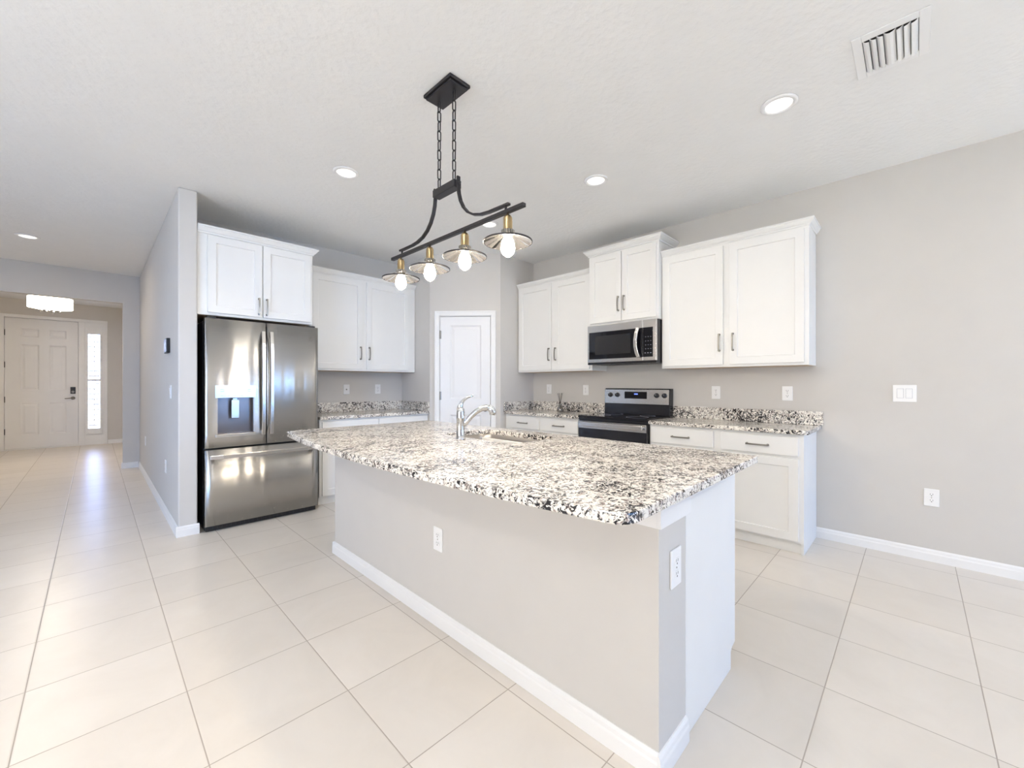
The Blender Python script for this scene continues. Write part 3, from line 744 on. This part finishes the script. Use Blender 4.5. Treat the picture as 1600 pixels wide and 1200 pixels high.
m = MB(); m.box(0.826, 0.886, FRY+0.006, FRY+0.020, 0.945, 1.105); m.box(0.838, 0.874, FRY+0.020, FRY+0.045, 1.085, 1.1205); m.build('paddle', M['steelflat'], disp, bevel=0.004)

# ------------------------------------------------------------------ range
RY0, RY1 = 1.746, 2.508
RF = 3.545
t = thing('range', 'black and stainless freestanding electric range below the microwave', 'range', (3.8, 2.127, 0.0))
tr_ = tfR(RF)
m = MB(tr_); m.box(RY0+0.002, RY1-0.002, -0.545, -0.02, 0.02, 0.892); m.build('body', M['black'], t, bevel=0.002)
m = MB(tr_); m.box(RY0, RY1, -0.49, 0.012, 0.893, 0.917); ck = m.build('cooktop', M['blackglass'], t, bevel=0.005)
for (yy, xx, r) in ((1.93, 3.70, 0.105), (2.32, 3.70, 0.085), (1.93, 3.92, 0.075), (2.32, 3.92, 0.10)):
    m = MB(); m.lathe([(r, 0.9171), (r, 0.9175), (r-0.003, 0.9175), (r-0.003, 0.9171), (r, 0.9171)], (xx, yy, 0), 40); m.build('burner_ring', M['mark'], ck)
m = MB(tr_); m.box(RY0+0.004, RY1-0.004, -0.02, 0.006, 0.868, 0.892); m.build('front_trim', M['black'], t, bevel=0.002)
m = MB(tr_); m.box(RY0+0.006, RY1-0.006, -0.02, 0.014, 0.235, 0.866); od = m.build('oven_door', M['black'], t, bevel=0.004)
m = MB(tr_); m.box(RY0+0.006, RY1-0.006, 0.0142, 0.0165, 0.790, 0.862); m.build('top_trim', M['steelflat'], od, bevel=0.001)
m = MB(tr_); m.box(RY0+0.10, RY1-0.10, 0.0142, 0.0155, 0.36, 0.70); m.build('oven_window', M['blackglass'], od)
m = MB(tr_); m.box(RY0+0.03, RY1-0.03, 0.042, 0.058, 0.812, 0.856)
for u in (RY0+0.03, RY1-0.058): m.box(u, u+0.028, 0.0165, 0.044, 0.822, 0.846)
m.build('handle', M['steelflat'], od, bevel=0.006)
m = MB(tr_); m.box(RY0+0.006, RY1-0.006, -0.02, 0.012, 0.06, 0.225); m.build('storage_drawer', M['black'], t, bevel=0.004)
for u in (RY0+0.05, RY1-0.05):
    for x in (3.62, 4.02):
        m = MB(); m.lathe([(0.018, 0.0005), (0.018, 0.02)], (x, u, 0), 12); m.build('foot', M['darkplastic'], t)
# backguard
BG = 4.018
m = MB(); m.prism([(BG-0.010, 0.9175), (BG+0.075, 0.9175), (BG+0.075, 1.192), (BG+0.014, 1.192), (BG, 1.176)], 1, RY0-0.004, RY1-0.022)
bgd = m.build('backguard', M['black'], t, bevel=0.003)
tilt = lambda z: BG - 0.010 + (z-0.9175)*(0.010/(1.176-0.9175))
m = MB(); m.prism([(tilt(1.030)-0.005, 1.030), (tilt(1.030), 1.030), (tilt(1.174), 1.174), (tilt(1.178)+0.002, 1.182), (tilt(1.174)-0.004, 1.180)], 1, RY0+0.006, RY1-0.024)
cp_ = m.build('control_panel', M['steelflat'], bgd, bevel=0.001)
tfB = lambda u, d, z: (tilt(z)-0.005-d, u, z)
m = MB(tfB); m.box(1.985, 2.238, 0, 0.002, 1.085, 1.158); dis = m.build('display', M['blackglass'], cp_)
m = MB(tfB); m.box(2.085, 2.125, 0.002, 0.003, 1.128, 1.140)
m.build('digits', M['display'], dis)
for u in (2.410, 2.325, 1.878, 1.796):
    m = MB(); x0 = tilt(1.12)-0.005
    m.lathe([(0.025, 0), (0.025, -0.006), (0.021, -0.008), (0.0185, -0.026), (0.015, -0.028), (0, -0.028)], (x0, u, 1.122), 20, 'x'); m.mi = 1
    m.box(x0-0.0285, x0-0.027, u-0.0012, u+0.0012, 1.122, 1.139)
    m.build('knob', [M['darkplastic'], M['mark']], cp_)

# ------------------------------------------------------------------ microwave
MF = 3.705; MY0, MY1, MZ0, MZ1 = 1.738, 2.507, 1.443, 1.8595
tm = tfR(MF)
t = thing('microwave', 'stainless and black over-the-range microwave under the middle cabinet', 'microwave', (3.9, 2.12, MZ0))
m = MB(tm); m.box(MY0, MY1, -(XR-MF)+0.002, -0.03, MZ0+0.004, MZ1-0.001); m.build('body', M['black'], t, bevel=0.002)
MS = 1.872
m = MB(tm); m.box(MS, MY1-0.001, -0.03, 0.0, MZ0+0.022, MZ1-0.004); md = m.build('door', M['steelflat'], t, bevel=0.004)
m = MB(tm); m.box(MS+0.0005, MY1-0.022, 0.0002, 0.003, 1.500, 1.783); m.build('window', M['blackglass'], md, bevel=0.001)
m = MB(tm); m.box(MS+0.13, MY1-0.10, 0.0032, 0.004, 1.545, 1.74); m.build('mesh_screen', mat('window_mesh', (0.018, 0.018, 0.02), 0.25), md)
m = MB(tm); m.sweep([(MS+0.030, 0.030, 1.497), (MS+0.045, 0.040, 1.54), (MS+0.056, 0.046, 1.60), (MS+0.058, 0.047, 1.66), (MS+0.050, 0.042, 1.73), (MS+0.036, 0.032, 1.785)], 0.016, 0.034, (0, 1, 0))
for z in (1.515, 1.765): m.box(MS+0.028, MS+0.046, 0.003, 0.036, z-0.01, z+0.01)
m.build('handle', M['steelflat'], md, bevel=0.004)
m = MB(tm); m.box(MY0+0.001, MS-0.0015, -0.03, 0.0, MZ0+0.022, MZ1-0.004); mp_ = m.build('control_panel', M['steelflat'], t, bevel=0.004)
m = MB(tm); m.box(MY0+0.035, MS-0.002, 0.0002, 0.003, 1.500, 1.783); m.mi = 1
for r, z in enumerate((1.575, 1.612, 1.65, 1.69)):
    for c in range(3): m.box(MY0+0.05+c*0.026, MY0+0.058+c*0.026, 0.003, 0.0035, z, z+0.004)
for c in range(3): m.box(MY0+0.048+c*0.028, MY0+0.060+c*0.028, 0.003, 0.0035, 1.535, 1.541)
m.build('keypad', [M['blackglass'], M['mark']], mp_)
m = MB(tm); m.box(MY0+0.002, MY1-0.002, -0.32, -0.004, MZ0, MZ0+0.0215); m.mi = 1
for k in range(12): m.box(MY0+0.05+k*0.055, MY0+0.09+k*0.055, -0.28, -0.06, MZ0-0.001, MZ0+0.001)
m.build('vent_grille', [M['black'], M['darkplastic']], t, bevel=0.002)

# ------------------------------------------------------------------ outlets and switches
def plate(name, label, tf, kind, w=0.076, h=0.120, group='wall plates', cat='outlet'):
    o = tf(0, 0, 0)
    t = thing(name, label, cat, o, group)
    m = MB(tf); m.box(-w/2, w/2, 0.0003, 0.0065, -h/2, h/2); m.build('cover_plate', M['plastic'], t, bevel=0.003)
    if kind == 'duplex':
        for z in (0.021, -0.021):
            m = MB(tf); m.prism([(0.0172*math.cos(a)*1.0, z+max(-0.0125, min(0.0125, 0.0172*math.sin(a)))) for a in [2*PI*k/24 for k in range(24)]], 1, 0.0065, 0.0085)
            m.mi = 1; m.box(-0.0075, -0.0055, 0.0085, 0.0088, z-0.001, z+0.008); m.box(0.0055, 0.0075, 0.0085, 0.0088, z-0.001, z+0.008); m.lathe([(0.003, 0.0085), (0.003, 0.0088)], (0, 0, z-0.007), 10, 'y')
            m.build('socket', [M['plastic'], M['slot']], t)
        m = MB(tf); m.lathe([(0.003, 0.0065), (0.003, 0.0075)], (0, 0, 0), 10, 'y'); m.build('screw', M['nickel'], t)
    elif kind == 'jack':
        m = MB(tf); m.lathe([(0.008, 0.0065), (0.008, 0.010), (0.0045, 0.010), (0.0045, 0.016), (0, 0.016)], (0, 0, 0), 14, 'y'); m.build('jack', M['nickel'], t)
    elif kind in ('rocker', 'rocker2'):
        for u in ((0,) if kind == 'rocker' else (-0.023, 0.023)):
            m = MB(tf); m.box(u-0.0178, u+0.0178, 0.0065, 0.0069, -0.0345, 0.0345); m.build('gap_shade', M['mark'], t)  # grey plate paints the shade in the gap around the rocker
            m = MB(tf); m.prism([(0.0069, -0.033), (0.0080, -0.033), (0.0125, 0.033), (0.0069, 0.033)], 0, u-0.0165, u+0.0165); m.build('rocker', M['plastic'], t, bevel=0.001)
    return t
onR = lambda y, z: (lambda u, d, zz: (XR-d, y+u, z+zz))
onB = lambda x, z: (lambda u, d, zz: (x+u, YB-d, z+zz))
onI = lambda y, z: (lambda u, d, zz: (IX0-d, y+u, z+zz))
onE = lambda x, z: (lambda u, d, zz: (x+u, IY0-d, z+zz))
onH = lambda y, z: (lambda u, d, zz: (XP0-d, y+u, z+zz))
plate('cable_jack', 'white cable jack plate with one centre hole on back wall beside the refrigerator', onB(2.155, 1.174), 'jack', cat='outlet')
plate('electrical_outlet', 'white outlet on back wall above granite, nearer the pantry', onB(2.563, 1.174), 'duplex')
plate('electrical_outlet', 'white outlet above the reed diffuser in the corner left of the range', onR(3.362, 1.174), 'duplex')
plate('electrical_outlet', 'white outlet just left of the range control panel', onR(2.80, 1.168), 'duplex')
plate('electrical_outlet', 'white outlet above granite, nearest on the right of the range', onR(1.339, 1.160), 'duplex')
plate('electrical_outlet', 'white outlet under the free end of the large right wall cabinet', onR(0.771, 1.160), 'duplex')
plate('light_switch', 'wide white double rocker switch on the bare right wall', onR(0.056, 1.172), 'rocker2', w=0.125, h=0.122, cat='switch')
plate('electrical_outlet', 'white outlet low on the bare right wall below the double switch', onR(-0.080, 0.446), 'duplex')
plate('electrical_outlet', 'white outlet on the long grey front of the island', onI(1.747, 0.444), 'duplex')
plate('electrical_outlet', 'white outlet on the narrow grey end of the island', onE(1.358, 0.630), 'duplex', w=0.080, h=0.126)
plate('light_switch', 'single white switch on the hall wall below the black screen', onH(4.68, 1.172), 'rocker', cat='switch')
plate('electrical_outlet', 'white outlet low on the hall wall, nearer the kitchen', onH(5.05, 0.462), 'duplex')
plate('electrical_outlet', 'white outlet low on the hall wall, nearer the front door', onH(7.24, 0.490), 'duplex')
t = thing('wall_touchscreen', 'small black touchscreen panel on the hall wall above the switch', 'control panel', (XP0, 4.85, 1.585))
tf = onH(4.84, 1.585)
m = MB(tf); m.box(-0.09, 0.09, 0.0005, 0.026, -0.066, 0.066); m.build('case', M['darkplastic'], t, bevel=0.004)
m = MB(tf); m.box(-0.078, 0.078, 0.0262, 0.0275, -0.055, 0.055); m.build('screen', mat('screen_glass', (0.45, 0.46, 0.48), 0.15), t)

# ------------------------------------------------------------------ reed diffuser, card
t = thing('reed_diffuser', 'small smoked-glass reed diffuser with dark reeds on corner countertop', 'diffuser', (3.93, 3.05, ZT))
c = (3.93, 3.05, ZT)
m = MB(); m.lathe([(0.030, 0.001), (0.040, 0.004), (0.040, 0.022), (0.030, 0.055), (0.016, 0.085), (0.0125, 0.095), (0.0125, 0.112), (0.015, 0.114), (0.015, 0.118), (0.0105, 0.118)], c, 20); m.build('bottle', M['bottleglass'], t)
m = MB(); m.lathe([(0.028, 0.004), (0.0375, 0.007), (0.0375, 0.022), (0.031, 0.045), (0, 0.045)], c, 20); m.build('liquid', mat('amber_oil', (0.35, 0.32, 0.29), 0.1), t)
for k, (a, s) in enumerate(((0.2, 0.052), (1.3, 0.045), (2.6, 0.055), (3.5, 0.05), (4.6, 0.04), (5.6, 0.05))):
    m = MB(); b0 = Vector((c[0]-math.cos(a)*0.018, c[1]-math.sin(a)*0.018, ZT+0.012)); e0 = Vector((c[0]+math.cos(a)*s*0.62, c[1]+math.sin(a)*s*0.62, ZT+0.225))
    m.tube([b0, e0], 0.0022, 6); m.build('reed', M['reed'], t)
tag(MB().box(XR-0.024, XR-0.003, 1.425, 1.560, 1.0184, 1.0225).build('card', M['paper']), 'thin white card lying on the granite backsplash right of the range', 'card')

# ------------------------------------------------------------------ island pendant
PX, PY = 1.345, 1.822
t = thing('pendant_light', 'dark bronze linear pendant with four glowing mirrored shades over island', 'pendant light', (PX, PY, CEIL))
m = MB(); m.box(PX-0.068, PX+0.068, PY-0.122, PY+0.122, 2.822, CEIL-0.0005); m.box(PX-0.058, PX+0.058, PY-0.112, PY+0.112, 2.810, 2.822); m.build('canopy', M['bronze'], t, bevel=0.004)
for s in (-1, 1):
    y = PY + s*0.067; m = MB(); zt, zb, nl = 2.805, 2.325, 9; p = (zt-zb)/nl
    for k in range(nl): m.torus_link((PX, y, zt-p*(k+0.5)), p+0.010, 0.027, 0.0036, 'x' if k % 2 else 'y')
    m.build('chain', M['bronze'], t)
m = MB(); m.box(PX-0.024, PX+0.024, PY-0.098, PY+0.098, 2.278, 2.318); m.build('centre_block', M['bronze'], t, bevel=0.003)
for s in (-1, 1):
    pts = [(0.104, 2.335), (0.104, 2.285), (0.109, 2.245), (0.123, 2.200), (0.148, 2.158), (0.184, 2.122), (0.230, 2.096), (0.285, 2.081), (0.345, 2.075), (0.42, 2.074), (0.482, 2.074)]
    m = MB(); m.sweep([(PX, PY+s*a, b) for a, b in pts], 0.020, 0.011); m.lathe([(0.008, 0), (0.008, 0.008), (0.004, 0.012), (0, 0.012)] if s > 0 else [(0.008, 0), (0.008, -0.008), (0.004, -0.012), (0, -0.012)], (PX, PY+s*0.110, 2.300), 12, 'y')
    m.build('arm', M['bronze'], t, bevel=0.0015)
    m = MB(); m.lathe([(0.006, 2.050), (0.006, 2.070)], (PX, PY+s*0.46, 0), 10); m.build('spacer', M['bronze'], t)
m = MB(); m.box(PX-0.011, PX+0.011, PY-0.578, PY+0.578, 2.032, 2.050); m.build('crossbar', M['bronze'], t, bevel=0.002)
def bulb_profile():
    return [(0.0, -0.110), (0.006, -0.109), (0.014, -0.104), (0.025, -0.094), (0.031, -0.081), (0.0330, -0.068), (0.032, -0.054), (0.027, -0.036), (0.018, -0.018), (0.013, -0.006), (0.013, 0.0)]
for k in range(4):
    y = PY + (-1.5+k)*0.3155
    m = MB(); m.lathe([(0.005, 2.032), (0.005, 2.022), (0.014, 2.021), (0.020, 2.012), (0.0215, 2.004), (0.0205, 1.998), (0.0215, 1.994), (0.0215, 1.960), (0.0235, 1.956), (0.0235, 1.952)], (PX, y, 0), 20)
    m.mi = 1
    for j in range(18):
        a = 2*PI*j/18
        m.tube([(PX+0.0275*math.cos(a), y+0.0275*math.sin(a), 1.952), (PX+0.0275*math.cos(a), y+0.0275*math.sin(a), 1.936)], 0.0042, 6, smooth=False)
    m.lathe([(0.0275, 1.952), (0.0275, 1.936)], (PX, y, 0), 18)
    sk = m.build('socket', [M['brass'], M['nickel']], t)
    # fluted mirrored glass shade: 24 radial facets with thickness
    m = MB(); seg = 32; prof_o = [(0.020, 1.9355), (0.034, 1.933), (0.060, 1.924), (0.088, 1.912), (0.112, 1.9015)]
    prof_i = [(0.112, 1.8975), (0.088, 1.908), (0.060, 1.920), (0.034, 1.929), (0.020, 1.9315)]
    rings = []
    for r, z in prof_o + prof_i:
        ring = []
        for q in range(seg):
            a = 2*PI*q/seg; rr = r*(1.0 if q % 2 else 0.985); zz = z + (0.0018 if q % 2 else -0.0018)*(r/0.112)
            ring.append(m._v((PX+rr*math.cos(a), y+rr*math.sin(a), zz)))
        rings.append(ring)
    for A, B in zip(rings, rings[1:] + rings[:1]):
        for q in range(seg): m._f([A[q], A[(q+1) % seg], B[(q+1) % seg], B[q]])
    sh = m.build('lamp_shade', M['mirrorglass'], sk)
    m = MB(); m.lathe([(0.1115, 1.903), (0.1145, 1.902), (0.1145, 1.896), (0.1115, 1.895), (0.1115, 1.903)], (PX, y, 0), 40); m.build('rim', M['bronze'], sk)
    m = MB(); m.lathe([(r, 1.938+z) for r, z in bulb_profile()], (PX, y, 0), 20); m.build('bulb', M['bulb'], sk)

# ------------------------------------------------------------------ recessed downlights
def can(x, y, label, watts=CAN_W, tint=(1.0, 0.91, 0.78)):
    t = thing('recessed_light', label, 'ceiling light', (x, y, CEIL), 'recessed ceiling lights')
    m = MB(); m.lathe([(0.092, CEIL-0.0004), (0.092, CEIL-0.004), (0.086, CEIL-0.009), (0.070, CEIL-0.010), (0.066, CEIL-0.004), (0.066, CEIL-0.0004), (0.092, CEIL-0.0004)], (x, y, 0), 36); m.build('trim_ring', M['plastic'], t)
    m = MB(); m.lathe([(0.066, CEIL-0.0006), (0.066, CEIL-0.0035), (0.0, CEIL-0.0045)], (x, y, 0), 36); m.build('lens', M['lens'], t)
    l = bpy.data.lights.new('downlight', 'AREA'); l.shape = 'DISK'; l.size = 0.125; l.energy = watts; l.color = tint
    o = bpy.data.objects.new('downlight', l); COL.objects.link(o); o.parent = t; o.location = (0, 0, -0.0115)
can(2.745, 0.557, 'round recessed ceiling light beside the air vent, nearest right', 2.4)
can(2.760, 1.789, 'round recessed ceiling light in front of the microwave cabinet')
can(2.770, 3.040, 'round recessed ceiling light seen behind the right pendant shade')
can(1.334, 3.070, 'round recessed ceiling light in front of the refrigerator cabinet')
can(-0.506, 6.854, 'round recessed ceiling light over the hall at left', HALL_CAN_W, (1.0, 0.83, 0.62))

can(0.15, 1.10, 'added out-of-view recessed fill light over the living area, just in front of the island', ROOM_FILL_W, (1.0, 0.97, 0.94))  # from here on: unseen cans, added as fill to brighten floor and room
can(-1.60, 2.60, 'added out-of-view recessed fill light over the living area, nearest the left wall', ROOM_FILL_W, (1.0, 0.97, 0.94))
can(-1.60, -0.60, 'added out-of-view recessed fill light over the living area, by the left window', ROOM_FILL_W, (1.0, 0.97, 0.94))
can(1.10, -1.40, 'added out-of-view recessed fill light over the living area, before the patio door', REAR_FILL_W, (1.0, 0.97, 0.94))
can(3.00, -1.60, 'added out-of-view recessed fill light over the dining end, beside the right wall', REAR_FILL_W, (1.0, 0.97, 0.94))

# ------------------------------------------------------------------ ceiling vent
t = thing('air_vent', 'white louvred ceiling air vent near the right wall', 'vent', (2.642, 0.085, CEIL))
VX0, VX1, VY0, VY1 = 2.470, 2.815, -0.048, 0.215
m = MB(); m.box(VX0, VX1, VY0, VY0+0.036, CEIL-0.006, CEIL-0.0005); m.box(VX0, VX1, VY1-0.036, VY1, CEIL-0.006, CEIL-0.0005); m.box(VX0, VX0+0.045, VY0+0.036, VY1-0.036, CEIL-0.006, CEIL-0.0005); m.box(VX1-0.045, VX1, VY0+0.036, VY1-0.036, CEIL-0.006, CEIL-0.0005)
m.build('frame', M['plastic'], t, bevel=0.002)
MB().box(VX0+0.045, VX1-0.045, VY0+0.036, VY1-0.036, CEIL-0.0012, CEIL-0.0005).build('duct_shade_sheet', M['slot'], t)  # near-black sheet stands in for the shade inside the duct
for k in range(8):
    yc = VY0+0.036 + (VY1-VY0-0.072)*(k+0.5)/8; s = 1 if k < 4 else -1
    pts = [(yc - s*0.010, CEIL-0.002), (yc - s*0.006, CEIL-0.010), (yc + s*0.001, CEIL-0.015), (yc + s*0.012, CEIL-0.0175)]
    back = [(a + s*0.0012, b+0.0014) for a, b in pts][::-1]
    m = MB(); m.prism(pts+back, 0, VX0+0.045, VX1-0.045); m.build('louvre', M['plastic'], t)

# ------------------------------------------------------------------ foyer drum light
t = thing('drum_light', 'glowing white drum ceiling light with crystals in the foyer', 'ceiling light', (-0.47, 9.5, CEIL))
c = (-0.47, 9.5, 0)
m = MB(); m.lathe([(0.07, CEIL-0.0005), (0.07, CEIL-0.02), (0.012, CEIL-0.03), (0.012, 2.52)], c, 20); m.build('ceiling_mount', M['chrome'], t)
m = MB(); m.lathe([(0.238, 2.405), (0.238, 2.560), (0.234, 2.560), (0.234, 2.405), (0.238, 2.405)], c, 40); m.build('shade', M['drum'], t)
m = MB(); m.lathe([(0.225, 2.412), (0.225, 2.416), (0, 2.416)], c, 30); m.build('diffuser', M['lens'], t)
l = bpy.data.lights.new('drum_bulb', 'AREA'); l.shape = 'DISK'; l.size = 0.40; l.energy = DRUM_W; l.color = (1.0, 0.86, 0.68)
o = bpy.data.objects.new('drum_bulb', l); COL.objects.link(o); o.parent = t; o.location = (0, 0, 2.409-CEIL)
for k in range(9):
    a = 2*PI*k/9; r = 0.11 if k else 0
    x, y = c[0]+r*math.cos(a), c[1]+r*math.sin(a)
    m = MB(); m.lathe([(0, 2.410), (0.012, 2.392), (0.020, 2.372), (0.012, 2.352), (0, 2.344)], (x, y, 0), 8, smooth=False); m.build('crystal', M['chrome'], t)

# ------------------------------------------------------------------ outside the entry
m = MB(); m.box(-8, 12, 12.45, 30, -0.25, -0.12); m.box(-8, 12, -20, -4.85, -0.25, -0.12); m.box(-20, -3.85, -4.85, 12.45, -0.25, -0.12)
g = m.build('ground', M['concrete']); struct(g)
